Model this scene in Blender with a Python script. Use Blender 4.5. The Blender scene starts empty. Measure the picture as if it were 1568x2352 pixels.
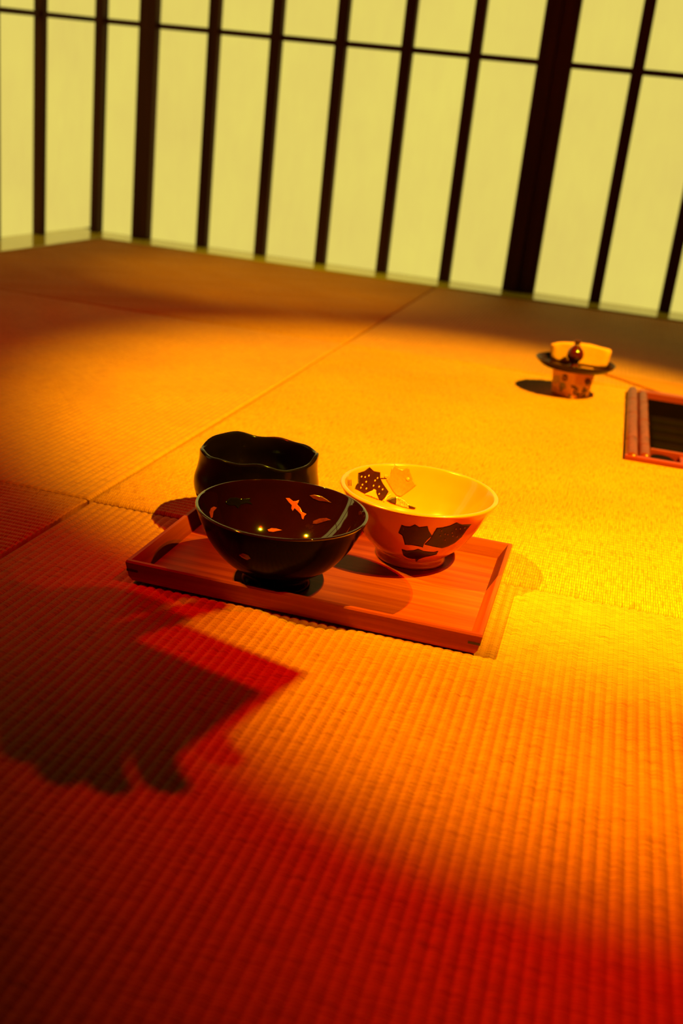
import bpy, bmesh, math, random
from mathutils import Vector, Matrix
from mathutils.bvhtree import BVHTree
random.seed(7)
sc = bpy.context.scene
C = sc.collection

# ------------------------------------------------------------------ camera
F_PX, IW, IH = 2411.75, 1568, 2352
CAM = Vector((0, 0, 0.33))
R_ = Vector((0.9605283, 0.2572534, 0.1058586))      # image right
D_ = Vector((0.1843904, -0.3038458, -0.9347074))    # image down
F_ = Vector((-0.2082920, 0.9173322, -0.3392876))    # forward
cd = bpy.data.cameras.new('camera')
cam = bpy.data.objects.new('camera', cd)
C.objects.link(cam)
m3 = Matrix((R_, -D_, -F_)).transposed()
cam.matrix_world = Matrix.Translation(CAM) @ m3.to_4x4()
cd.sensor_fit = 'HORIZONTAL'
cd.sensor_width = 24.0
cd.lens = F_PX / IW * 24.0
cd.clip_start = 0.01
cd.dof.use_dof = True
cd.dof.focus_distance = 0.80
cd.dof.aperture_fstop = 6.5
sc.camera = cam

# ------------------------------------------------------------------ world, view, lamps
w = bpy.data.worlds.new('world')
sc.world = w
w.use_nodes = True
w.node_tree.nodes['Background'].inputs[0].default_value = (0.01, 0.003, 0.001, 1)
w.node_tree.nodes['Background'].inputs[1].default_value = 0.1
sc.view_settings.view_transform = 'Standard'
sc.view_settings.look = 'None'
sc.view_settings.exposure = 0
sc.view_settings.gamma = 1
sc.view_settings.use_curve_mapping = False

def spot(name, loc, target, energy, color, angle, blend, radius=0.02):
    l = bpy.data.lights.new(name, 'SPOT')
    l.energy = energy
    l.color = color
    l.spot_size = math.radians(angle)
    l.spot_blend = blend
    l.shadow_soft_size = radius
    o = bpy.data.objects.new(name, l)
    C.objects.link(o)
    o.location = loc
    o.rotation_euler = (Vector(target) - Vector(loc)).to_track_quat('-Z', 'Y').to_euler()
    return o

# amber ceiling spots right and left; red, dim-red and rear lamps are added fills
AMBER = (1.0, 0.886, 0.012)
RED = (1.0, 0.0, 0.0)
spot('ceiling_spot_right', (0.86, 0.52, 1.95), (0.004, 1.235, 0), 718, AMBER, 32.8, 0.563, 0.012)
spot('ceiling_spot_left', (-1.35, 0.20, 1.95), (0.080, 0.720, 0), 450, AMBER, 15.2, 0.80, 0.010)
spot('added_red_fill', (-1.31, 0.28, 1.95), (0.720, 0.920, 0), 345, RED, 43.5, 0.867, 0.010)  # added red fill, reddens what the amber spots leave dim
spot('added_red_shadow_fill', (0.92, 0.40, 1.95), (-0.310, 1.300, 0), 120, RED, 45.0, 1.0, 0.012)  # added weak fill that lifts the darkest shadows to red
spot('added_rear_mat_fill', (-0.80, 1.25, 1.95), (-0.738, 2.300, 0), 91, AMBER, 25.9, 0.92, 0.012)  # added amber fill to brighten the rear-left mats

# ------------------------------------------------------------------ node helpers
def mat(name, rough=0.6, spec=0.5):
    m = bpy.data.materials.new(name)
    m.use_nodes = True
    nt = m.node_tree
    b = nt.nodes['Principled BSDF']
    b.inputs['Roughness'].default_value = rough
    b.inputs['Specular IOR Level'].default_value = spec
    return m, nt, b

def N(nt, t, **kw):
    n = nt.nodes.new(t)
    for k, v in kw.items():
        setattr(n, k, v)
    return n

def ramp(nt, src, stops):
    r = N(nt, 'ShaderNodeValToRGB')
    el = r.color_ramp.elements
    el[0].position, el[0].color = stops[0][0], (*stops[0][1], 1)
    el[1].position, el[1].color = stops[-1][0], (*stops[-1][1], 1)
    for p, c in stops[1:-1]:
        e = el.new(p)
        e.color = (*c, 1)
    nt.links.new(src, r.inputs[0])
    return r.outputs[0]

def coords(nt, scale=(1, 1, 1), rot=(0, 0, 0), kind='Object'):
    t = N(nt, 'ShaderNodeTexCoord')
    mp = N(nt, 'ShaderNodeMapping')
    mp.inputs['Scale'].default_value = scale
    mp.inputs['Rotation'].default_value = rot
    nt.links.new(t.outputs[kind], mp.inputs[0])
    return mp.outputs[0]

def noise(nt, vec, scale, detail=3, rough=0.55):
    n = N(nt, 'ShaderNodeTexNoise')
    n.inputs['Scale'].default_value = scale
    n.inputs['Detail'].default_value = detail
    n.inputs['Roughness'].default_value = rough
    nt.links.new(vec, n.inputs['Vector'])
    return n.outputs['Fac']

def bump(nt, b, h, strength, dist):
    bp = N(nt, 'ShaderNodeBump')
    bp.inputs['Strength'].default_value = strength
    bp.inputs['Distance'].default_value = dist
    nt.links.new(h, bp.inputs['Height'])
    nt.links.new(bp.outputs[0], b.inputs['Normal'])

def plain(name, col, rough=0.5, spec=0.5, var=0.12, scale=60, coat=0.0, bmp=0.0):
    m, nt, b = mat(name, rough, spec)
    nz = noise(nt, coords(nt), scale)
    lo = tuple(c * (1 - var) for c in col)
    hi = tuple(min(1, c * (1 + var)) for c in col)
    nt.links.new(ramp(nt, nz, [(0.3, lo), (0.7, hi)]), b.inputs['Base Color'])
    if coat:
        b.inputs['Coat Weight'].default_value = coat
        b.inputs['Coat Roughness'].default_value = 0.04
    if bmp:
        bump(nt, b, nz, bmp, 0.002)
    return m

RIB = 0.0070
def tatami_material():
    # rush stalks lie across the ribs; object x = across the ribs, object y = along them
    m, nt, b = mat('tatami_rush', 0.6, 0.10)
    v = coords(nt)
    br = N(nt, 'ShaderNodeTexBrick')
    br.offset = 0.5
    br.inputs['Scale'].default_value = 1.0
    br.inputs['Brick Width'].default_value = RIB
    br.inputs['Row Height'].default_value = 0.0019
    br.inputs['Mortar Size'].default_value = 0.00022
    br.inputs['Mortar Smooth'].default_value = 0.6
    br.inputs['Bias'].default_value = 0.0
    br.inputs['Color1'].default_value = (0.62, 0.225, 0.012, 1)
    br.inputs['Color2'].default_value = (0.55, 0.185, 0.009, 1)
    br.inputs['Mortar'].default_value = (0.36, 0.085, 0.003, 1)
    # a slight wander of the stalks
    wn = noise(nt, coords(nt, (14, 90, 1)), 1.0, 2)
    add = N(nt, 'ShaderNodeVectorMath', operation='MULTIPLY_ADD')
    comb = N(nt, 'ShaderNodeCombineXYZ')
    nt.links.new(wn, comb.inputs[1])
    nt.links.new(comb.outputs[0], add.inputs[0])
    add.inputs[1].default_value = (0, 0.0016, 0)
    nt.links.new(v, add.inputs[2])
    nt.links.new(add.outputs[0], br.inputs['Vector'])
    st = noise(nt, coords(nt, (60, 620, 1)), 1.0, 3)          # single darker stalks
    big = noise(nt, v, 5.0, 3)
    c1 = N(nt, 'ShaderNodeMix', data_type='RGBA', blend_type='MULTIPLY')
    c1.inputs[0].default_value = 1.0
    nt.links.new(br.outputs['Color'], c1.inputs[6])
    nt.links.new(ramp(nt, st, [(0.28, (0.62, 0.52, 0.5)), (0.52, (1, 1, 1))]), c1.inputs[7])
    c2 = N(nt, 'ShaderNodeMix', data_type='RGBA', blend_type='MULTIPLY')
    c2.inputs[0].default_value = 1.0
    nt.links.new(c1.outputs[2], c2.inputs[6])
    nt.links.new(ramp(nt, big, [(0.3, (0.9, 0.86, 0.85)), (0.7, (1.05, 1.05, 1.05))]), c2.inputs[7])
    nt.links.new(c2.outputs[2], b.inputs['Base Color'])
    inv = N(nt, 'ShaderNodeMath', operation='MULTIPLY_ADD')
    inv.inputs[1].default_value = -1.0
    inv.inputs[2].default_value = 1.0
    nt.links.new(br.outputs['Fac'], inv.inputs[0])
    hs = N(nt, 'ShaderNodeMath', operation='MULTIPLY_ADD')
    nt.links.new(st, hs.inputs[0])
    hs.inputs[1].default_value = 0.8
    nt.links.new(inv.outputs[0], hs.inputs[2])
    bump(nt, b, hs.outputs[0], 0.32, 0.0004)
    return m

def wood(name, lo, hi, rough=0.45, axis='x', grain=1.0, coat=0.0, spec=0.4):
    m, nt, b = mat(name, rough, spec)
    sc_ = {'x': (6, 140, 140), 'y': (140, 6, 140), 'z': (140, 140, 6)}[axis]
    sc_ = tuple(s * grain for s in sc_)
    g = noise(nt, coords(nt, sc_), 1.0, 5, 0.62)
    nt.links.new(ramp(nt, g, [(0.25, lo), (0.5, tuple((a + c) / 2 for a, c in zip(lo, hi))), (0.72, hi)]), b.inputs['Base Color'])
    bump(nt, b, g, 0.18, 0.0006)
    if coat:
        b.inputs['Coat Weight'].default_value = coat
        b.inputs['Coat Roughness'].default_value = 0.12
    return m

M = {}
M['tatami'] = tatami_material()
M['subfloor'] = plain('subfloor_board', (0.05, 0.02, 0.008), 0.8)
M['dark_wood'] = wood('dark_stained_lattice_wood', (0.035, 0.008, 0.001), (0.08, 0.020, 0.003), 0.6, 'z', 0.5, spec=0.1)
M['dark_wood_x'] = wood('dark_stained_rail_wood', (0.035, 0.008, 0.001), (0.08, 0.020, 0.003), 0.6, 'x', 0.5, spec=0.1)
M['sill'] = wood('polished_sill_wood', (0.66, 0.46, 0.02), (0.76, 0.55, 0.03), 0.10, 'x', 0.35, spec=0.9)
M['plaster'] = plain('dark_clay_plaster', (0.05, 0.022, 0.008), 0.9, 0.1, 0.2, 30)
M['ceiling'] = wood('dark_ceiling_board', (0.02, 0.010, 0.004), (0.035, 0.016, 0.006), 0.7, 'y', 0.3)
M['tray_x'] = wood('tray_red_wood_long', (0.20, 0.012, 0.001), (0.44, 0.060, 0.003), 0.45, 'x', 0.9, 0.0, 0.2)
M['tray_y'] = wood('tray_red_wood_short', (0.20, 0.012, 0.001), (0.44, 0.060, 0.003), 0.45, 'y', 0.9, 0.0, 0.2)
M['key'] = plain('black_corner_key', (0.02, 0.006, 0.003), 0.5)
M['black_glaze'] = plain('black_glaze', (0.006, 0.002, 0.001), 0.16, 0.2, 0.3, 40)
M['lacquer_out'] = plain('black_brown_glaze_outside', (0.004, 0.001, 0.0005), 0.16, 0.05, 0.2, 50)
M['lacquer_in'] = plain('dark_maroon_glaze_inside', (0.014, 0.001, 0.0005), 0.05, 1.0, 0.15, 50, 1.0)
M['fish_orange'] = plain('painted_fish_orange', (0.42, 0.05, 0.012), 0.15, 0.5, 0.25, 300, 0.4)
M['fish_dull'] = plain('painted_fish_dull_red', (0.09, 0.008, 0.003), 0.15, 0.5, 0.25, 300, 0.4)
M['fish_black'] = plain('painted_fish_black', (0.006, 0.003, 0.002), 0.15, 0.5, 0.2, 300, 0.4)
M['cream_glaze'] = plain('cream_glaze', (0.70, 0.165, 0.010), 0.2, 0.5, 0.05, 40, 0.5)
M['leaf_dark'] = plain('painted_leaf_dark_brown', (0.035, 0.003, 0.001), 0.3, 0.2, 0.3, 200)
M['leaf_pale'] = plain('painted_leaf_tan', (0.50, 0.095, 0.008), 0.3, 0.5, 0.15, 500, 0.2)
M['leaf_gold'] = plain('painted_leaf_speckled_gold', (0.40, 0.10, 0.012), 0.3, 0.5, 0.85, 900, 0.2)
M['spot_pale'] = plain('painted_pale_spot', (0.70, 0.19, 0.02), 0.3)
M['spot_dim'] = plain('painted_dim_spot', (0.20, 0.06, 0.03), 0.3)
M['spot_green'] = plain('painted_green_spot', (0.36, 0.15, 0.01), 0.3)
M['plate'] = plain('black_lacquer_plate', (0.018, 0.002, 0.001), 0.30, 0.15, 0.2, 50)
M['cloth'] = plain('white_folded_cloth', (0.72, 0.22, 0.03), 0.85, 0.2, 0.06, 90, 0, 0.3)
M['red_glass'] = plain('dark_red_glazed_vase', (0.07, 0.003, 0.002), 0.12, 0.5, 0.2, 80, 0.5)
M['pot'] = plain('white_porcelain_pot', (0.78, 0.30, 0.03), 0.25, 0.5, 0.04, 60, 0.4)
M['flower_dark'] = plain('painted_flower_dark', (0.10, 0.012, 0.008), 0.3)
M['flower_grey'] = plain('painted_leaf_grey', (0.26, 0.17, 0.05), 0.3)
M['flower_tan'] = plain('painted_flower_tan', (0.52, 0.28, 0.08), 0.3)
M['bamboo'] = wood('varnished_bamboo', (0.06, 0.004, 0.0005), (0.26, 0.030, 0.002), 0.3, 'y', 0.6, 0.0, 0.18)
M['hearth_red'] = wood('red_lacquered_hearth_wood', (0.18, 0.010, 0.002), (0.32, 0.028, 0.005), 0.4, 'x', 0.5, 0.0)
M['hearth_black'] = plain('black_iron_and_opening_shade', (0.006, 0.001, 0.0005), 0.7, 0.03)  # black of pit and grate; also paints the shade in the ledge openings
M['sheet'] = plain('thin_straw_sheet', (0.50, 0.125, 0.008), 0.8, 0.1, 0.08, 40)
M['card'] = plain('small_white_card', (0.42, 0.12, 0.06), 0.6)

def paper_material():
    m, nt, b = mat('backlit_shoji_paper', 0.9, 0.0)
    nz = noise(nt, coords(nt, kind='Object'), 3.0, 4, 0.6)
    fib = noise(nt, coords(nt, (60, 60, 14)), 1.0, 4, 0.6)
    mx = N(nt, 'ShaderNodeMath', operation='MULTIPLY_ADD')
    nt.links.new(fib, mx.inputs[0])
    mx.inputs[1].default_value = 0.35
    nt.links.new(nz, mx.inputs[2])
    col = ramp(nt, mx.outputs[0], [(0.42, (0.735, 0.575, 0.122)), (0.92, (0.80, 0.665, 0.128))])
    b.inputs['Base Color'].default_value = (0.02, 0.015, 0.005, 1)
    nt.links.new(col, b.inputs['Emission Color'])
    b.inputs['Emission Strength'].default_value = 1.0
    return m
M['paper'] = paper_material()

# ------------------------------------------------------------------ object helpers
def obj(name, me, m=None, parent=None):
    o = bpy.data.objects.new(name, me)
    C.objects.link(o)
    if m is not None and not me.materials:
        me.materials.append(m)
    if parent is not None:
        o.parent = parent
    return o

def to_mesh(bm, name, smooth=False):
    me = bpy.data.meshes.new(name)
    bmesh.ops.recalc_face_normals(bm, faces=bm.faces[:])
    bm.to_mesh(me)
    bm.free()
    if smooth:
        me.polygons.foreach_set('use_smooth', [True] * len(me.polygons))
    return me

def box_bm(bm, x0, x1, y0, y1, z0, z1):
    vs = [bm.verts.new(p) for p in ((x0, y0, z0), (x1, y0, z0), (x1, y1, z0), (x0, y1, z0), (x0, y0, z1), (x1, y0, z1), (x1, y1, z1), (x0, y1, z1))]
    for f in ((0, 3, 2, 1), (4, 5, 6, 7), (0, 1, 5, 4), (1, 2, 6, 5), (2, 3, 7, 6), (3, 0, 4, 7)):
        bm.faces.new([vs[i] for i in f])
    return vs

def box(name, x0, x1, y0, y1, z0, z1, m, parent=None, bev=0.0):
    bm = bmesh.new()
    box_bm(bm, x0, x1, y0, y1, z0, z1)
    if bev:
        bmesh.ops.bevel(bm, geom=bm.edges[:], offset=bev, segments=2, affect='EDGES', profile=0.5)
    return obj(name, to_mesh(bm, name), m, parent)

def thing(name, label, cat, loc=(0, 0, 0), rz=0.0, group=None):
    o = bpy.data.objects.new(name, None)
    o.empty_display_size = 0.02
    C.objects.link(o)
    o.location = loc
    o.rotation_euler = (0, 0, rz)
    o['label'] = label
    o['category'] = cat
    if group:
        o['group'] = group
    return o

def struct(o, label=None):
    o['kind'] = 'structure'
    if label:
        o['label'] = label
    return o

def lathe_mesh(name, prof, seg=96, warp=None):
    bm = bmesh.new()
    rings = []
    for (r, z) in prof:
        if r < 1e-6:
            rings.append([bm.verts.new((0, 0, z))])
            continue
        ring = []
        for i in range(seg):
            a = 2 * math.pi * i / seg
            p = Vector((r * math.cos(a), r * math.sin(a), z))
            if warp:
                p = warp(p, a, r, z)
            ring.append(bm.verts.new(p))
        rings.append(ring)
    for A, B in zip(rings, rings[1:]):
        for i in range(seg):
            j = (i + 1) % seg
            if len(A) == 1:
                bm.faces.new((A[0], B[j], B[i]))
            elif len(B) == 1:
                bm.faces.new((A[i], A[j], B[0]))
            else:
                bm.faces.new((A[i], A[j], B[j], B[i]))
    return to_mesh(bm, name, True)

def spline(pts, n=6):
    out = []
    P = [Vector((*p, 0)) for p in pts]
    for i in range(len(P) - 1):
        p0, p1, p2, p3 = P[max(i - 1, 0)], P[i], P[i + 1], P[min(i + 2, len(P) - 1)]
        for k in range(n):
            t = k / n
            q = 0.5 * ((2 * p1) + (p2 - p0) * t + (2 * p0 - 5 * p1 + 4 * p2 - p3) * t * t + (3 * p1 - p0 - 3 * p2 + p3) * t ** 3)
            out.append((max(q.x, 0), q.y))
    out.append(pts[-1])
    return out

def sight(px, py):
    return (R_ * ((px - IW / 2) / F_PX) + D_ * ((py - IH / 2) / F_PX) + F_).normalized()

def bvh_of(objs):
    bm = bmesh.new()
    bpy.context.view_layer.update()
    for o in objs:
        t = bmesh.new()
        t.from_mesh(o.data)
        t.transform(o.matrix_world)
        me = bpy.data.meshes.new('tmp')
        t.to_mesh(me)
        t.free()
        bm.from_mesh(me)
        bpy.data.meshes.remove(me)
    tree = BVHTree.FromBMesh(bm)
    bm.free()
    return tree

def inlay(name, poly, tree, m, parent, lift=0.0003, cell=4.0):
    """A painted shape: laid over a curved surface as a thin skin that follows it."""
    bm = bmesh.new()
    vs = [bm.verts.new((x, y, 0)) for x, y in poly]
    f = bm.faces.new(vs)
    bmesh.ops.triangulate(bm, faces=[f])
    for _ in range(4):
        long = [e for e in bm.edges if e.calc_length() > cell]
        if not long:
            break
        bmesh.ops.subdivide_edges(bm, edges=long, cuts=1)
        bmesh.ops.triangulate(bm, faces=bm.faces[:])
    bad = []
    root = parent
    while root.parent is not None:
        root = root.parent
    inv = root.matrix_world.inverted()
    for v in bm.verts:
        hit, nor, _, _ = tree.ray_cast(CAM, sight(v.co.x, v.co.y))
        if hit is None:
            bad.append(v)
            continue
        if nor.dot(CAM - hit) < 0:
            nor = -nor
        v.co = inv @ (hit + nor * lift)
    if bad:
        bmesh.ops.delete(bm, geom=bad, context='VERTS')
    bmesh.ops.solidify(bm, geom=bm.faces[:], thickness=-0.00015)
    return obj(name, to_mesh(bm, name, True), m, parent)

def disc(cx, cy, rx, ry=None, n=10, rot=0.0):
    ry = ry or rx
    c, s = math.cos(rot), math.sin(rot)
    return [(cx + rx * math.cos(2 * math.pi * i / n) * c - ry * math.sin(2 * math.pi * i / n) * s,
             cy + rx * math.cos(2 * math.pi * i / n) * s + ry * math.sin(2 * math.pi * i / n) * c) for i in range(n)]

# ================================================================== the room
SEAM_X = (-1.305, -0.411, 0.470, 1.350)
SEAM_Y = (-0.960, -0.080, 0.803, 1.690, 2.565)
HX0, HX1, HY0, HY1 = 0.050, 0.470, 1.250, 1.665       # the hearth opening
bm = bmesh.new()
for b_ in ((-2.0, HX0, -2.0, 3.0), (HX1, 2.4, -2.0, 3.0), (HX0, HX1, -2.0, HY0), (HX0, HX1, HY1, 3.0)):
    box_bm(bm, *b_, -0.30, -0.045)
floor = struct(obj('floor', to_mesh(bm, 'floor'), M['subfloor']), 'tatami covered floor lit by a warm pool of light')

def tatami(x0, x1, y0, y1, along, parts=None, seed=0):
    """One half mat; ribs run along world `along`. Real ribbed relief on top, rounded borders, plain sides."""
    g = 0.0018
    rnd = random.Random(seed)
    ph = [rnd.uniform(0, 6.28) for _ in range(4)]
    # local u across the ribs, local v along them
    if along == 'y':
        u0, u1, v0, v1 = x0 + g, x1 - g, y0 + g, y1 - g
        todo = parts or [(x0 + g, x1 - g, y0 + g, y1 - g)]
    else:
        u0, u1, v0, v1 = y0 + g, y1 - g, x0 + g, x1 - g
        todo = [(c, d, a, b) for a, b, c, d in parts] if parts else [(y0 + g, y1 - g, x0 + g, x1 - g)]
    bm = bmesh.new()
    per = 6
    for (a0, a1, b0, b1) in todo:
        nu = max(2, int(round((a1 - a0) / RIB * per)))
        nm = max(2, int(round((b1 - b0 - 0.012) / 0.022)))
        rows = [b0, b0 + 0.0004, b0 + 0.0010, b0 + 0.0021] + [b0 + 0.006 + (b1 - b0 - 0.012) * j / nm for j in range(nm + 1)] + [b1 - 0.0021, b1 - 0.0010, b1 - 0.0004, b1]
        nv = len(rows) - 1
        grid = []
        for v in rows:
            row = []
            for i in range(nu + 1):
                u = a0 + (a1 - a0) * i / nu
                s = abs(math.sin(math.pi * (u - u0) / RIB))
                wob = 0.8 + 0.2 * math.sin(v * 37 + ph[0] + 3 * math.sin(u * 21 + ph[1]))
                z = -0.0013 * (1 - s ** 0.8) * wob + 0.0007 * math.sin(v * 6 + ph[2]) * math.sin(u * 7 + ph[3])
                e = min(u - u0, u1 - u, v - v0, v1 - v)
                if e < 0.0020:
                    z -= 0.0020 * (1 - e / 0.0020) ** 2
                p = (u, v, z) if along == 'y' else (v, u, z)
                row.append(bm.verts.new((u, v, z)))
            grid.append(row)
        for j in range(nv):
            for i in range(nu):
                bm.faces.new((grid[j][i], grid[j][i + 1], grid[j + 1][i + 1], grid[j + 1][i]))
        # sides
        per_l = [grid[0][i] for i in range(nu + 1)] + [grid[j][nu] for j in range(1, nv + 1)] + [grid[nv][i] for i in range(nu - 1, -1, -1)] + [grid[j][0] for j in range(nv - 1, 0, -1)]
        low = [bm.verts.new((p.co.x, p.co.y, -0.043)) for p in per_l]
        per_l = [bm.verts.new(p.co) for p in per_l]
        for k in range(len(per_l)):
            l = (k + 1) % len(per_l)
            bm.faces.new((per_l[l], per_l[k], low[k], low[l]))
    me = bpy.data.meshes.new('tatami_mat')
    bm.to_mesh(me)
    bm.free()
    me.polygons.foreach_set('use_smooth', [True] * len(me.polygons))
    o = obj('tatami_mat', me, M['tatami'], floor)
    if along == 'x':   # local x -> world y, local y -> world x
        o.matrix_local = Matrix(((0, 1, 0, 0), (1, 0, 0, 0), (0, 0, 1, 0), (0, 0, 0, 1)))
        me.flip_normals()
    return o

for ix in range(3):
    for iy in range(4):
        if iy == 0 and ix == 2:
            continue
        x0, x1, y0, y1 = SEAM_X[ix], SEAM_X[ix + 1], SEAM_Y[iy], SEAM_Y[iy + 1]
        along = 'y' if (ix + iy) % 2 == 0 else 'x'
        parts = None
        if ix == 1 and iy == 2:
            g = 0.0018
            parts = [(x0 + g, HX0 - 0.001, y0 + g, y1 - g), (HX0 - 0.001, x1 - g, y0 + g, HY0 - 0.001), (HX0 - 0.001, x1 - g, HY1 + 0.001, y1 - g)]
        tatami(x0, x1, y0, y1, along, parts, seed=ix * 7 + iy)

# polished sills where the screens stand
LX, LY = -1.41, 2.665         # front planes of the left and back lattice
struct(box('trim_1', LX - 0.06, 1.40, 2.567, LY + 0.06, -0.045, 0.003, M['sill'], None, 0.0015), 'polished wooden sill along the foot of the back screens')
sl = box('trim_2', LX - 0.06, -1.307, -1.0, 2.5665, -0.045, 0.003, M['sill'], None, 0.0015)
struct(sl, 'polished wooden sill along the foot of the left screen')

# shells out of view
struct(box('wall_back', -1.6, 2.2, 2.78, 2.84, 1.13, 2.34, M['plaster']), 'dark clay wall above the back screens')
struct(box('wall_left', -1.56, -1.50, -1.9, 2.78, 1.13, 2.34, M['plaster']), 'dark clay wall above the left screen')
struct(box('wall_right', 2.2, 2.26, -1.9, 2.84, -0.045, 2.34, M['plaster']), 'dark clay wall on the right')
struct(box('wall_front', -1.56, 2.2, -1.96, -1.9, -0.045, 2.34, M['plaster']), 'dark clay wall behind the viewer')
struct(box('ceiling', -1.62, 2.26, -1.96, 2.84, 2.34, 2.40, M['ceiling']), 'dark boarded ceiling')
TOP = 1.08
struct(box('trim_3', LX - 0.08, 2.2, LY - 0.03, LY + 0.115, TOP, TOP + 0.05, M['dark_wood_x'], None, 0.003), 'dark lintel over the back screens')
struct(box('trim_4', LX - 0.115, LX + 0.03, -1.9, LY - 0.031, TOP, TOP + 0.05, M['dark_wood_x'], None, 0.003), 'dark lintel over the left screen')
# corner post
for nm, ya, yb in (('wall_left_end', 0.981, 1.644), ('wall_left_side', -1.9, 0.649)):  # unseen walls put in place of further screens to cut their light
    struct(box(nm, LX - 0.06, LX + 0.002, ya, yb, 0.0035, TOP - 0.001, M['plaster']), 'added dark clay wall beside the left screens, limiting their glow')
struct(box('trim_5', LX + 0.024, LX + 0.046, LY - 0.004, LY + 0.02, 0.003, TOP, M['dark_wood'], None, 0.002), 'dark corner post between the left and back screens')

KUM = (0.528,)
def screen(label, stiles, bars, x_lo, x_hi, y, depth=0.026, drop=None, xform=None, group='backlit paper screens'):
    """Sliding screen in the plane y; stiles / bars are (x0, x1). Built along x and moved by xform."""
    t = thing('shoji_screen', label, 'screen', (0, 0, 0), 0, group)
    if xform is not None:
        t.matrix_world = xform
    z0 = 0.0035
    for (a, b) in stiles:
        box('stile', a, b, y - 0.004, y + depth + 0.006, z0, TOP, M['dark_wood'], t, 0.0015)
    for (a, b) in bars:
        box('mullion', a, b, y, y + depth, z0, TOP - 0.03, M['dark_wood'], t, 0.001)
    box('top_rail', x_lo, x_hi, y - 0.002, y + depth, TOP - 0.05, TOP - 0.0005, M['dark_wood_x'], t, 0.001)
    solids = sorted(stiles + bars)
    edges = [x_lo] + [v for s in solids for v in s] + [x_hi]
    gaps = [(edges[i], edges[i + 1]) for i in range(0, len(edges), 2) if edges[i + 1] - edges[i] > 0.004]
    for zz in KUM:
        for (a, b) in gaps:
            o = box('crossbar', max(a - 0.002, x_lo), min(b + 0.002, x_hi), y + 0.006, y + depth - 0.002, zz - 0.0062, zz + 0.0062, M['dark_wood_x'], t)
            if drop:
                for v in o.data.vertices:
                    v.co.z += drop(v.co.x)
    rows = [z0] + list(KUM) + [TOP - 0.04]
    for (a, b) in gaps:
        for k in range(2):
            box('paper_pane', max(a - 0.006, x_lo), min(b + 0.006, x_hi), y + depth + 0.0005, y + depth + 0.002, rows[k], rows[k + 1], M['paper'], t)
    return t

BW = 0.0275
s0 = LX + 0.047
screen('narrow strip of glowing paper screen beside the corner post', [], [], s0, -1.2650, LY)
b1 = [(x, x + BW) for x in (-1.081, -0.918, -0.753, -0.589, -0.4255)]
screen('wide glowing paper screen with five dark mullions in the middle of the back wall', [(-1.2645, -1.219), (-0.2640, -0.2255)], b1, -1.2645, -0.2255, LY)
b2 = [(x, x + BW) for x in (-0.0497, 0.1165, 0.281, 0.445, 0.610)]
screen('glowing paper screen at the right end, past the thick double stile', [(-0.2245, -0.1850), (0.775, 0.815)], b2, -0.2245, 0.815, LY + 0.004)
struct(box('wall_back_end', 0.817, 2.2, LY - 0.002, 2.84, 0.0035, TOP - 0.001, M['plaster']), 'added dark clay wall beyond the last screen, limiting the glow')  # unseen, replaces another screen so less light reaches the floor
# left wall: built along x as "distance from the back corner", rotated so that it runs toward the viewer
XF = Matrix.Translation((LX, LY, 0)) @ Matrix.Rotation(math.radians(90), 4, 'Z')
# local x -> world y, local y -> world -x : front plane at local y = 0 faces +x
bl = [(-0.212 - 0.205 * k, -0.212 - 0.205 * k + 0.020) for k in range(4)]
screen('glowing paper screen on the left wall, its crossbar sloping toward the corner', [(-1.02, -0.98)], bl, -1.02, 0.100, 0.0, 0.026,
       drop=lambda x: max(-0.045, 0.070 * x), xform=XF)

screen('narrow glowing paper screen further along the left wall, mirrored in the dark bowl', [(-2.014, -1.984), (-1.716, -1.686)], [(-1.862, -1.840)], -2.014, -1.686, 0.0, 0.026, xform=XF)

# ================================================================== hearth
h = thing('sunken_hearth', 'square sunken hearth framed in red wood and bamboo, cut into the mat', 'hearth', (HX0, HY0, 0))
hw, hd = HX1 - HX0, HY1 - HY0
def cane(name, r, length, nodes, m, parent, loc):
    prof = []
    n = 40
    pts = set([0, length])
    for i in range(n + 1):
        pts.add(length * i / n)
    for q in nodes:
        for d in (-0.006, -0.002, 0, 0.002, 0.006):
            pts.add(q + d)
    for z in sorted(p for p in pts if 0 <= p <= length):
        k = 1.0
        for q in nodes:
            d = abs(z - q)
            if d < 0.0061:
                k += 0.10 * (1 - d / 0.0061) - (0.10 if d < 0.0005 else 0)
        prof.append((r * k, z))
    me = lathe_mesh(name, [(0, 0)] + prof + [(0, length)], 20)
    o = obj(name, me, m, parent)
    o.rotation_euler = (-math.pi / 2, 0, 0)
    o.location = loc
    return o
cane('bamboo_cane', 0.0078, hd - 0.004, (0.09, 0.235, 0.33), M['bamboo'], h, (0.0095, 0.002, 0.0005))
cane('bamboo_cane', 0.0072, hd - 0.034, (0.055, 0.19, 0.31), M['bamboo'], h, (0.0250, 0.017, -0.0005))
box('front_rail', 0.001, hw, 0.0005, 0.009, -0.05, 0.006, M['hearth_red'], h, 0.001)
box('front_rail', 0.018, hw, 0.0095, 0.0165, -0.05, 0.003, M['hearth_red'], h, 0.001)
box('back_rail', 0.018, hw, hd - 0.016, hd - 0.0005, -0.05, 0.006, M['hearth_red'], h, 0.001)
box('left_board', 0.001, 0.0335, 0.017, hd - 0.017, -0.16, -0.0085, M['hearth_red'], h)
box('right_rail', hw - 0.03, hw - 0.001, 0.017, hd - 0.017, -0.16, 0.004, M['hearth_red'], h)
box('pit_wall', 0.034, hw - 0.031, hd - 0.02, hd - 0.0165, -0.16, -0.004, M['hearth_black'], h)
box('pit_wall', 0.034, hw - 0.031, 0.017, 0.02, -0.16, -0.002, M['hearth_black'], h)
box('pit_floor', 0.034, hw - 0.031, 0.0205, hd - 0.0205, -0.16, -0.15, M['hearth_black'], h)
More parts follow.
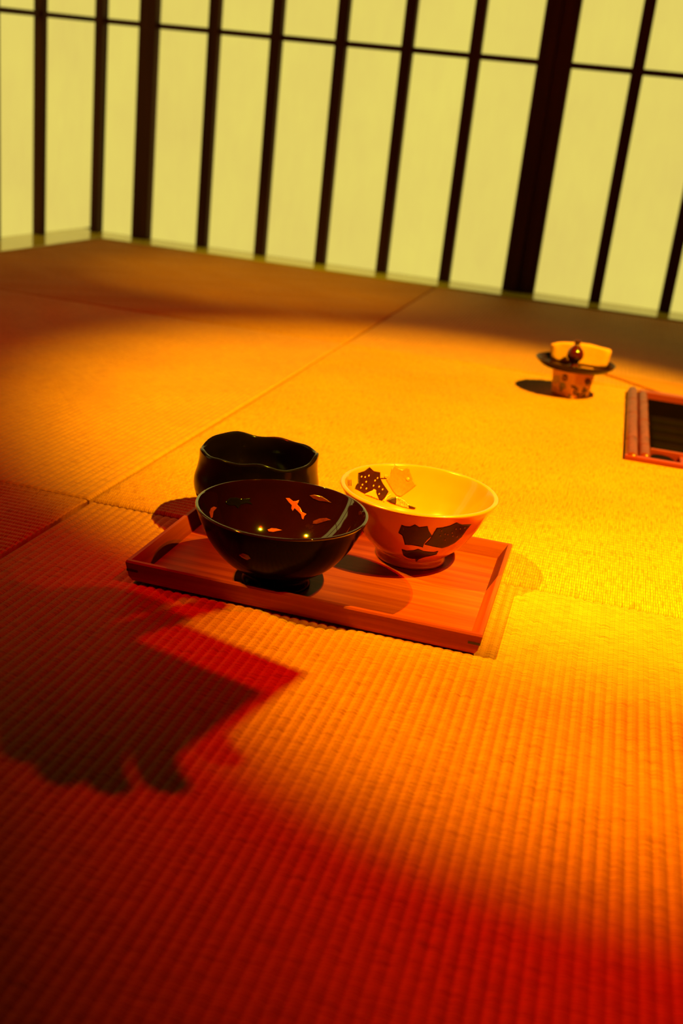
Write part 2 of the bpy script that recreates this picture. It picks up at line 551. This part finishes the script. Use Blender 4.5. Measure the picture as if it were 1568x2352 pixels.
# front ledge: red panel; rounded opening and peg hole, shade painted as black solids
lz = -0.018
box('ledge_panel', 0.074, hw - 0.032, 0.021, 0.135, lz - 0.008, lz, M['hearth_red'], h, 0.0008)
bm = bmesh.new()
op = [(0.036, 0.022), (0.073, 0.022), (0.066, 0.11), (0.060, 0.122), (0.050, 0.126), (0.041, 0.122), (0.036, 0.112)]
bt = [bm.verts.new((x, y, lz)) for x, y in op]
bb = [bm.verts.new((x, y, lz - 0.01)) for x, y in op]
bm.faces.new(bt)
bm.faces.new(bb[::-1])
for i in range(len(op)):
    j = (i + 1) % len(op)
    bm.faces.new((bt[i], bb[i], bb[j], bt[j]))
obj('opening_shade', to_mesh(bm, 'opening_shade'), M['hearth_black'], h)
obj('peg_hole', lathe_mesh('peg_hole', [(0, 0), (0.006, 0), (0.006, 0.0012), (0, 0.0012)], 20), M['hearth_black'], h).location = (0.086, 0.046, lz)
box('ledge_edge', 0.036, hw - 0.032, 0.136, 0.142, lz - 0.01, lz + 0.003, M['hearth_red'], h, 0.001)
for k in range(4):
    o = cane('grate_bar', 0.011, hw - 0.07, (0.05 + 0.02 * (k % 2), 0.16), M['hearth_black'], h, (0.035, 0.172 + k * 0.052, -0.024))
    o.rotation_euler = (0, math.pi / 2, 0)
for x in (0.095, 0.21, 0.30):
    box('grate_strap', x, x + 0.012, 0.15, 0.37, -0.011, -0.004, M['hearth_black'], h, 0.001)

# thin sheet lying behind the hearth, its near edge running slantwise
bm = bmesh.new()
pts = [(0.006, 1.772), (0.300, 1.772), (0.300, 1.672), (0.108, 1.672)]
tv = [bm.verts.new((x, y, 0.0035)) for x, y in pts]
bv = [bm.verts.new((x, y, 0.0004)) for x, y in pts]
bm.faces.new(tv)
bm.faces.new(bv[::-1])
for i in range(4):
    j = (i + 1) % 4
    bm.faces.new((tv[i], bv[i], bv[j], tv[j]))
sheet = obj('straw_sheet', to_mesh(bm, 'straw_sheet'), M['sheet'])
sheet['label'] = 'thin straw sheet with a slanting edge lying behind the hearth'
sheet['category'] = 'sheet'

# ================================================================== tray
TX0, TX1, TY0, TY1 = -0.307, -0.041, 0.657, 0.846
tray = thing('serving_tray', 'red-brown wooden serving tray carrying three tea bowls', 'tray', (TX0, TY0, 0))
tw, td = TX1 - TX0, TY1 - TY0
# section of a side board: (inset from the outer face, height)
SEC = [(0.0042, 0.0012), (0.0022, 0.0048), (0.0, 0.0165), (0.0006, 0.0180), (0.0034, 0.0180), (0.0040, 0.0172), (0.0102, 0.0062), (0.0102, 0.0012)]
def board(side):
    bm = bmesh.new()
    ends = []
    for e in (0, 1):
        ring = []
        for d, z in SEC:
            if side in 'fb':
                x = d if e == 0 else tw - d
                y = d if side == 'f' else td - d
            else:
                y = d if e == 0 else td - d
                x = d if side == 'l' else tw - d
            ring.append(bm.verts.new((x, y, z)))
        ends.append(ring)
    n = len(SEC)
    for i in range(n):
        j = (i + 1) % n
        bm.faces.new((ends[0][i], ends[1][i], ends[1][j], ends[0][j]))
    bm.faces.new(ends[0])
    bm.faces.new(ends[1][::-1])
    return obj('side_board', to_mesh(bm, 'side_board'), M['tray_x' if side in 'fb' else 'tray_y'], tray)
for s in 'fblr':
    board(s)
box('base_board', 0.0092, tw - 0.0092, 0.0092, td - 0.0092, 0.0008, 0.0062, M['tray_x'], tray)
for (x0, x1) in ((0.0009, 0.0095), (tw - 0.0095, tw - 0.0009)):
    for yy in (0, 1):
        y0 = 0.0006 if yy == 0 else td - 0.006
        box('corner_key', x0, x1, y0, y0 + 0.0054, 0.0096, 0.0112, M['key'], tray)
TZ = 0.0062

# ================================================================== bowls
def bowl(name, label, cat, loc, outer, inner, m_out, m_in, warp=None, group='tea bowls on the tray'):
    t = thing(name, label, cat, loc, 0, group)
    po = spline(outer)
    pi_ = spline(inner)
    a = obj('outer_wall', lathe_mesh('outer_wall', po, 112, warp), m_out, t)
    b = obj('inner_wall', lathe_mesh('inner_wall', pi_, 112, warp), m_in, t)
    bpy.context.view_layer.update()
    return t, a, b

# dark glazed bowl with painted fish
dk, dk_o, dk_i = bowl('tea_bowl', 'dark glossy bowl with painted fish inside, at the front of the tray', 'bowl', (-0.2036, 0.700, TZ),
    [(0.0, 0.0035), (0.021, 0.0035), (0.0225, 0.0), (0.0255, 0.0002), (0.0262, 0.002), (0.0240, 0.0085), (0.0290, 0.0115), (0.0420, 0.0210), (0.0530, 0.0345), (0.0600, 0.0490), (0.0638, 0.0588)],
    [(0.0638, 0.0588), (0.0636, 0.0598), (0.0622, 0.0600), (0.0612, 0.0588), (0.0572, 0.0480), (0.0500, 0.0350), (0.0390, 0.0225), (0.0240, 0.0140), (0.0, 0.0110)],
    M['lacquer_out'], M['lacquer_in'])
tr = bvh_of([dk_i])
def Z1(pts):   # points read off an enlarged view of the bowls (scale 3.5636, origin 430, 970)
    return [(430 + x / 3.5636, 970 + y / 3.5636) for x, y in pts]
fish1 = Z1([(805, 622), (835, 622), (868, 648), (892, 645), (915, 637), (908, 660), (898, 672), (925, 700), (940, 735), (975, 752), (958, 770), (950, 798), (938, 790), (930, 755), (905, 730), (878, 705), (862, 728), (850, 705), (855, 680), (830, 655)])
fish2 = Z1([(655, 880), (690, 868), (730, 872), (775, 885), (735, 892), (700, 900), (665, 895)])
fish3 = Z1([(1000, 600), (1040, 592), (1100, 605), (1140, 630), (1180, 660), (1130, 650), (1080, 645), (1030, 625)])
fish4 = Z1([(215, 690), (240, 700), (212, 730), (205, 780), (190, 785), (178, 740), (190, 705)])
fish5 = Z1([(312, 650), (345, 620), (400, 615), (440, 628), (470, 640), (520, 620), (505, 645), (530, 672), (490, 660), (440, 672), (415, 705), (390, 680), (345, 680), (315, 668)])
fish6 = Z1([(1030, 810), (1080, 790), (1140, 785), (1175, 800), (1120, 815), (1060, 835), (1025, 832)])
for fp, m_ in ((fish1, 'fish_orange'), (fish2, 'fish_orange'), (fish3, 'fish_dull'), (fish4, 'fish_orange'), (fish5, 'fish_black'), (fish6, 'fish_dull')):
    inlay('painted_fish', fp, tr, M[m_], dk)
tr = bvh_of([dk_o])
inlay('painted_fish', Z1([(425, 1085), (455, 1068), (500, 1085), (520, 1115), (490, 1125), (450, 1105)]), tr, M['fish_dull'], dk)

# cream bowl with painted leaves
cr, cr_o, cr_i = bowl('tea_bowl', 'cream bowl with painted dark leaves inside and out, at the right of the tray', 'bowl', (-0.1200, 0.8020, TZ),
    [(0.0, 0.0035), (0.022, 0.0035), (0.0245, 0.0), (0.0280, 0.0003), (0.0288, 0.0020), (0.0280, 0.0075), (0.0345, 0.0120), (0.0440, 0.0225), (0.0525, 0.0365), (0.0590, 0.0490), (0.0640, 0.0580)],
    [(0.0640, 0.0580), (0.0643, 0.0592), (0.0632, 0.0602), (0.0614, 0.0600), (0.0600, 0.0585), (0.0550, 0.0480), (0.0475, 0.0345), (0.0380, 0.0220), (0.0230, 0.0130), (0.0, 0.0105)],
    M['cream_glaze'], M['cream_glaze'])
def Z2(pts):   # scale 4.0205, origin 770, 1040
    return [(770 + x / 4.0205, 1040 + y / 4.0205) for x, y in pts]
tr = bvh_of([cr_i, cr_o])
tin = bvh_of([cr_i])
leafA = Z2([(208, 188), (265, 170), (313, 133), (352, 170), (413, 182), (412, 235), (440, 290), (490, 360), (462, 408), (430, 445), (390, 432), (330, 402), (260, 375), (205, 345), (178, 332), (190, 300), (205, 280)])
leafB = Z2([(545, 108), (575, 135), (620, 155), (675, 137), (690, 190), (715, 250), (745, 300), (690, 345), (640, 380), (600, 408), (560, 392), (525, 350), (490, 290), (465, 248), (505, 205), (520, 150)])
leafC = Z2([(470, 440), (520, 412), (580, 408), (640, 440), (680, 480), (742, 510), (730, 522), (670, 515), (610, 500), (550, 480), (500, 462)])
leaf_a = inlay('painted_leaf', leafA, tin, M['leaf_dark'], cr)
inlay('painted_leaf', leafB, tin, M['leaf_pale'], cr)
inlay('painted_leaf', leafC, tin, M['leaf_gold'], cr)
inlay('painted_leaf', Z2([(470, 440), (520, 415), (560, 412), (560, 450), (555, 480), (510, 465)]), tin, M['leaf_dark'], cr, 0.0006)
inlay('painted_leaf', Z2([(672, 484), (742, 510), (730, 522), (680, 514)]), tin, M['leaf_dark'], cr, 0.0006)
inlay('painted_stem', Z2([(415, 233), (468, 233), (468, 241), (415, 241)]), tin, M['leaf_dark'], cr)
for x, y in ((237, 222), (270, 226), (305, 213), (385, 235), (362, 258), (280, 270), (245, 297), (230, 325), (282, 332), (348, 306), (400, 315), (432, 340), (400, 382), (350, 345)):
    inlay('painted_dot', Z2(disc(x, y, 6, 9, 8, 0.5)), tin, M['spot_pale'], leaf_a, 0.0006)
vein = [(268, 382), (320, 358), (360, 340), (372, 348), (372, 372), (385, 405), (398, 436), (388, 430), (372, 395), (360, 352), (325, 368), (272, 388)]
inlay('painted_vein', Z2(vein), tin, M['spot_pale'], leaf_a, 0.0006)
inlay('painted_vein', Z2([(440, 450), (470, 400), (510, 380), (512, 388), (478, 408), (450, 455)]), tin, M['spot_pale'], cr, 0.0007)
for x, y, r in ((467, 220, 17), (668, 244, 17), (592, 425, 14)):
    inlay('painted_dot', Z2(disc(x, y, r, r)), tin, M['spot_green'], cr, 0.0007)
for x in (115, 128, 141):
    inlay('painted_stem', Z2([(x, 250), (x + 3, 250), (x + 6, 305), (x + 2, 305)]), tin, M['leaf_dark'], cr)
tout = bvh_of([cr_o])
leafD = Z2([(612, 665), (640, 678), (690, 682), (735, 662), (775, 688), (850, 678), (862, 720), (890, 765), (850, 800), (818, 838), (808, 872), (770, 862), (700, 850), (642, 848), (630, 800), (618, 762), (582, 738), (632, 715), (632, 692)])
leafE = Z2([(822, 845), (870, 800), (910, 735), (935, 695), (990, 690), (1060, 672), (1118, 643), (1170, 665), (1252, 660), (1210, 710), (1160, 780), (1100, 832), (1040, 862), (985, 880), (910, 866)])
leafF = Z2([(612, 888), (660, 903), (720, 900), (765, 888), (815, 908), (905, 918), (948, 906), (935, 935), (880, 950), (820, 962), (770, 982), (745, 1005), (738, 980), (670, 970), (628, 945)])
leafG = Z2([(960, 935), (1040, 880), (1120, 830), (1200, 765), (1252, 765), (1225, 800), (1150, 850), (1080, 890), (1000, 930)])
inlay('painted_leaf', leafD, tout, M['leaf_dark'], cr)
inlay('painted_leaf', leafF, tout, M['leaf_dark'], cr)
leaf_e = inlay('painted_leaf', leafE, tout, M['leaf_dark'], cr)
for x, y in ((978, 715), (1010, 745), (1035, 750), (965, 760), (1075, 735), (1150, 698), (1110, 700), (1190, 690), (1120, 770), (1010, 800), (1080, 765)):
    inlay('painted_dot', Z2(disc(x, y, 6, 7, 8)), tout, M['spot_dim'], leaf_e, 0.0006)

# black hand-built bowl with a wavy lip
def warp_b(p, a, r, z):
    k = 1 + 0.016 * math.sin(2 * a + 0.6) + 0.012 * math.sin(3 * a + 2.0) * (z / 0.066) + 0.008 * math.sin(5 * a + 1.0 + 60 * z)
    q = Vector((p.x * k, p.y * k, p.z))
    q.z += (z / 0.066) ** 2 * (0.0016 * math.sin(3 * a + 0.4) + 0.0012 * math.sin(5 * a + 1.3) + 0.0007 * math.sin(9 * a))
    return q
bk, bk_o, bk_i = bowl('tea_bowl', 'black hand-shaped bowl with a wavy lip, at the back left of the tray', 'bowl', (-0.2590, 0.8060, TZ),
    [(0.0, 0.003), (0.023, 0.003), (0.025, 0.0), (0.0290, 0.0004), (0.0295, 0.004), (0.0330, 0.0075), (0.0430, 0.0150), (0.0500, 0.0270), (0.0520, 0.0390), (0.0500, 0.0500), (0.0490, 0.0580), (0.0492, 0.0648)],
    [(0.0492, 0.0648), (0.0486, 0.0662), (0.0470, 0.0663), (0.0456, 0.0648), (0.0452, 0.0560), (0.0465, 0.0400), (0.0430, 0.0230), (0.0300, 0.0120), (0.0, 0.0090)],
    M['black_glaze'], M['black_glaze'], warp_b)

# ================================================================== pot, plate and what stands on it
PX, PY = -0.0318, 1.566
pot = thing('porcelain_pot', 'small square white porcelain pot painted with flowers, standing on the mat by the hearth', 'pot', (PX, PY, 0.0), math.radians(52))
def rounded_square(hs, r, n=5):
    out = []
    for k, (sx, sy) in enumerate(((1, 1), (-1, 1), (-1, -1), (1, -1))):
        cx, cy = sx * (hs - r), sy * (hs - r)
        for i in range(n + 1):
            a = math.pi / 2 * (k + i / n)
            out.append((cx + r * math.cos(a), cy + r * math.sin(a)))
    return out
bm = bmesh.new()
rings = []
for hs, z in ((0.0, 0.0006), (0.0190, 0.0006), (0.0200, 0.0020), (0.0214, 0.020), (0.0230, 0.0405), (0.0226, 0.0415), (0.0206, 0.0415), (0.0195, 0.020), (0.0180, 0.005), (0.0, 0.004)):
    if hs == 0:
        rings.append([bm.verts.new((0, 0, z))])
    else:
        rings.append([bm.verts.new((x, y, z)) for x, y in rounded_square(hs, 0.003)])
for A, B in zip(rings, rings[1:]):
    n = max(len(A), len(B))
    for i in range(n):
        j = (i + 1) % n
        if len(A) == 1:
            bm.faces.new((A[0], B[j], B[i]))
        elif len(B) == 1:
            bm.faces.new((A[i], A[j], B[0]))
        else:
            bm.faces.new((A[i], A[j], B[j], B[i]))
pot_b = obj('pot_body', to_mesh(bm, 'pot_body'), M['pot'], pot)
bpy.context.view_layer.update()
tp = bvh_of([pot_b])
def Z3(pts):   # scale 7.4667, origin 1220, 770
    return [(1220 + x / 7.4667, 770 + y / 7.4667) for x, y in pts]
inlay('painted_flower', Z3(disc(430, 755, 72, 66, 14)), tp, M['flower_tan'], pot, cell=3)
fl1 = inlay('painted_flower', Z3(disc(575, 728, 50, 64, 14)), tp, M['flower_dark'], pot, cell=3)
fl2 = inlay('painted_flower', Z3(disc(962, 798, 54, 62, 14)), tp, M['flower_dark'], pot, cell=3)
inlay('flower_centre', Z3(disc(575, 735, 16, 18, 8)), tp, M['spot_pale'], fl1, 0.0006, 3)
inlay('flower_centre', Z3(disc(962, 800, 15, 18, 8)), tp, M['fish_dull'], fl2, 0.0006, 3)
inlay('painted_leaf', Z3([(480, 820), (530, 800), (580, 830), (592, 920), (570, 900), (540, 930), (500, 985), (485, 900)]), tp, M['flower_grey'], pot, cell=3)
inlay('painted_leaf', Z3([(675, 850), (740, 865), (800, 910), (805, 945), (750, 930), (690, 900)]), tp, M['flower_dark'], pot, cell=3)
inlay('painted_leaf', Z3([(850, 990), (880, 920), (905, 880), (925, 920), (965, 940), (950, 975), (900, 985)]), tp, M['flower_dark'], pot, cell=3)
inlay('painted_flower', Z3(disc(755, 985, 50, 48, 12)), tp, M['flower_dark'], pot, cell=3)
inlay('painted_flower', Z3(disc(828, 1045, 58, 46, 12)), tp, M['flower_dark'], pot, cell=3)
inlay('painted_flower', Z3(disc(905, 1030, 34, 34, 12)), tp, M['flower_dark'], pot, cell=3)
inlay('flower_centre', Z3(disc(762, 970, 16, 16, 8)), tp, M['spot_pale'], pot, 0.0006, 3)
inlay('flower_centre', Z3(disc(828, 1032, 18, 15, 8)), tp, M['spot_pale'], pot, 0.0006, 3)
inlay('painted_leaf', Z3([(618, 1030), (655, 995), (690, 1030), (688, 1075), (655, 1105), (622, 1090)]), tp, M['flower_grey'], pot, cell=3)

PZ = 0.0416
pl_ = obj('lacquer_plate', lathe_mesh('lacquer_plate', spline([(0.0, 0.0002), (0.042, 0.0002), (0.0475, 0.0008), (0.0530, 0.0042), (0.0570, 0.0086), (0.0578, 0.0100), (0.0571, 0.0104), (0.0548, 0.0086), (0.0500, 0.0044), (0.0440, 0.0026), (0.0, 0.0022)], 4), 80), M['plate'])
pl_.location = (PX, PY, PZ)
pl_['label'] = 'round dark lacquer plate resting on top of the porcelain pot'
pl_['category'] = 'plate'
SZ = PZ + 0.0024

# folded cloth standing on edge
bm = bmesh.new()
nx, nz, ny = 26, 12, 6
bmesh.ops.create_cube(bm, size=1.0)
bmesh.ops.subdivide_edges(bm, edges=bm.edges[:], cuts=9, use_grid_fill=True)
for v in bm.verts:
    x, y, z = v.co
    zz = z + 0.5
    # soft rounded folds
    rr = (abs(x * 2) ** 8 + abs(z * 2) ** 8) ** (1 / 8)
    sh = 1.0 if rr < 1e-6 else max(abs(x * 2), abs(z * 2)) / rr
    px = x * 0.086 * sh
    pz = (z * sh + 0.5) * 0.029
    if x < -0.25 and zz > 0.6:
        pz -= (-0.25 - x) * 0.020 * (zz - 0.6) / 0.4
    px += (zz - 0.5) * 0.003 * (1 if x > 0 else -1)
    py = y * 0.017 * (1 - 0.25 * zz) * (0.75 + 0.25 * math.cos(x * math.pi)) + 0.0012 * math.sin(px * 140) * zz
    pz += 0.0009 * math.sin(px * 110 + 1) * zz
    v.co = (px, py, pz)
cl = obj('folded_cloth', to_mesh(bm, 'folded_cloth', True), M['cloth'])
cl.location = (PX + 0.004, PY + 0.024, SZ + 0.0002)
cl.rotation_euler = (0, 0, math.radians(-3))
cl['label'] = 'white folded cloth standing upright on the dark plate behind the red vase'
cl['category'] = 'cloth'

vz = thing('bud_vase', 'tiny dark red gourd-shaped bud vase in front of the white cloth', 'vase', (PX - 0.002, PY - 0.004, SZ))
obj('vase_body', lathe_mesh('vase_body', spline([(0, 0.0004), (0.0062, 0.0002), (0.0064, 0.001), (0.0052, 0.004), (0.0066, 0.007), (0.0112, 0.0125), (0.0122, 0.018), (0.0106, 0.0235), (0.0064, 0.0285), (0.0040, 0.0315), (0.0045, 0.0345), (0.0050, 0.0365)], 5), 40), M['red_glass'], vz)
obj('vase_lip', lathe_mesh('vase_lip', spline([(0.0050, 0.0365), (0.0052, 0.0376), (0.0042, 0.0380), (0.0030, 0.0360), (0.0, 0.0345)], 4), 40), M['red_glass'], vz)
cdo = box('small_card', 0, 0.018, -0.003, 0.003, 0, 0.0014, M['card'], None, 0.0004)
cdo.location = (PX + 0.009, PY - 0.006, SZ + 0.0002)
cdo.rotation_euler = (0, 0, math.radians(-4))
cdo['label'] = 'small pale rest lying on the dark plate beside the red vase'
cdo['category'] = 'rest'

# ================================================================== person kneeling at the left, out of the picture; the shadow falls across the mat
M['robe'] = plain('dark_indigo_robe', (0.03, 0.02, 0.03), 0.85, 0.2, 0.2, 30)
M['skin'] = plain('skin', (0.55, 0.30, 0.18), 0.55, 0.4, 0.06, 40)
M['hair'] = plain('black_hair', (0.01, 0.007, 0.005), 0.4, 0.5, 0.3, 200)
M['sock'] = plain('white_tabi_sock', (0.7, 0.62, 0.5), 0.85)

def skin_object(name, chains, m, parent=None, sub=2):
    """chains: lists of (point, radius); equal points are shared, so limbs grow out of the trunk."""
    bm = bmesh.new()
    lay = bm.verts.layers.skin.verify()
    seen, roots = {}, []
    for ch in chains:
        prev = None
        for p, r in ch:
            k = tuple(round(c, 4) for c in p)
            if k not in seen:
                v = bm.verts.new(p)
                v[lay].radius = (r, r) if not isinstance(r, tuple) else r
                seen[k] = v
                if prev is None:
                    v[lay].use_root = True
            v = seen[k]
            if prev is not None and bm.edges.get((prev, v)) is None:
                bm.edges.new((prev, v))
            prev = v
    me = bpy.data.meshes.new(name)
    bm.to_mesh(me)
    bm.free()
    o = obj(name, me, m, parent)
    sk = o.modifiers.new('skin', 'SKIN')
    sk.use_smooth_shade = True
    sb = o.modifiers.new('smooth', 'SUBSURF')
    sb.levels = sb.render_levels = sub
    return o

PB = Vector((-1.00, 0.42, 0))
person = thing('person', 'person in a dark robe kneeling outside the picture and holding up a phone', 'person', tuple(PB))
pel, sp1, che, nb = (0, 0, 0.24), (0.01, 0, 0.36), (0.03, 0, 0.52), (0.05, 0, 0.625)
body = [[(pel, (0.15, 0.13)), (sp1, (0.135, 0.11)), (che, (0.15, 0.11)), (nb, (0.07, 0.07)), ((0.065, 0, 0.675), 0.048)]]
wrist = {-1: (0.370, 0.008, 0.560), 1: (0.335, 0.088, 0.585)}
for s_ in (-1, 1):
    sh = (0.045, 0.165 * s_, 0.585)
    el = (0.150, 0.190 * s_ + 0.02, 0.400)
    body.append([(che, 0.15), ((0.04, 0.09 * s_, 0.59), 0.075), (sh, 0.068), (el, 0.062), (wrist[s_], 0.042)])
    body.append([(pel, 0.15), ((0.05, 0.085 * s_, 0.215), 0.105), ((0.385, 0.10 * s_, 0.135), 0.075), ((0.36, 0.10 * s_, 0.075), 0.062), ((0.02, 0.085 * s_, 0.062), 0.055)])
skin_object('robed_body', body, M['robe'], person)
hx = 0.095
skin_object('head', [[((0.065, 0, 0.655), 0.045), ((0.075, 0, 0.705), 0.052), ((hx, 0, 0.745), (0.072, 0.066)), ((hx, 0, 0.800), (0.078, 0.070)), ((hx - 0.005, 0, 0.845), (0.055, 0.052))],
                     [((hx, 0, 0.745), 0.07), ((hx + 0.055, 0, 0.715), 0.030)],
                     [((hx, 0, 0.800), 0.07), ((hx + 0.072, 0, 0.768), 0.011), ((hx + 0.088, 0, 0.756), 0.008)],
                     [((hx, 0, 0.800), 0.07), ((hx - 0.01, -0.078, 0.770), 0.014)],
                     [((hx, 0, 0.800), 0.07), ((hx - 0.01, 0.078, 0.770), 0.014)]], M['skin'], person)
for s_ in (-1, 1):
    e = obj('eye', lathe_mesh('eye', [(0, -0.008), (0.006, -0.006), (0.009, 0), (0.006, 0.006), (0, 0.008)], 12), M['hair'], person)
    e.location = (hx + 0.058, 0.03 * s_, 0.785)
bm = bmesh.new()
bmesh.ops.create_uvsphere(bm, u_segments=28, v_segments=16, radius=1.0)
for v in list(bm.verts):
    if v.co.z < -0.55 or (v.co.x > 0.45 and v.co.z < 0.25):
        bm.verts.remove(v)
for v in bm.verts:
    v.co = Vector((v.co.x * 0.094 + hx - 0.013, v.co.y * 0.086, v.co.z * 0.098 + 0.800))
bmesh.ops.solidify(bm, geom=bm.faces[:], thickness=0.012)
obj('hair', to_mesh(bm, 'hair', True), M['hair'], person)
# the phone, held flat and tilted a little toward the face
ph = thing('phone', 'dark phone held out over the mat by the kneeling person', 'phone', (-0.590, 0.455, 0.600))
ph.rotation_euler = (0, math.radians(6), math.radians(-14))
box('phone_case', -0.074, 0.074, -0.032, 0.032, -0.0045, 0.003, M['key'], ph, 0.002)
box('phone_screen', -0.069, 0.069, -0.028, 0.028, 0.0031, 0.0036, M['lacquer_out'], ph)
# hands: palms under the near half of the phone, fingers closing on its edges
for s_ in (-1, 1):
    w = Vector(wrist[s_])
    g = Vector((0.440, 0.020, 0.574)) if s_ < 0 else Vector((0.385, 0.052, 0.576))          # palm end, just under the phone
    ch = [[(tuple(w - Vector((0.02, 0, 0))), 0.028), (tuple(w.lerp(g, 0.5)), (0.030, 0.018)), (tuple(g), (0.030, 0.014))]]
    for k in range(4):
        ln = (0.044, 0.052, 0.050, 0.040)[k]
        b0 = g + Vector((-0.025 + 0.019 * k, 0.012 * s_, -0.002))
        b1 = b0 + Vector((0.012, 0.45 * ln * s_, -0.012))
        b2 = b0 + Vector((0.018, 0.85 * ln * s_, -0.004))
        b3 = b0 + Vector((0.020, 0.95 * ln * s_, 0.010))
        ch.append([(tuple(b0), 0.0095), (tuple(b1), 0.0090), (tuple(b2), 0.0082), (tuple(b3), 0.0070)])
    t0 = w.lerp(g, 0.45) + Vector((0, 0.012 * s_, 0.006))
    ch.append([(tuple(t0), 0.012), (tuple(t0 + Vector((0.02, 0.022 * s_, 0.022))), 0.0105), (tuple(t0 + Vector((0.05, 0.012 * s_, 0.034))), 0.0085)])
    skin_object('hand', ch, M['skin'], person)
    skin_object('sock', [[((0.03, 0.085 * s_, 0.052), 0.046), ((-0.06, 0.08 * s_, 0.046), 0.042), ((-0.15, 0.07 * s_, 0.034), 0.030)]], M['sock'], person)
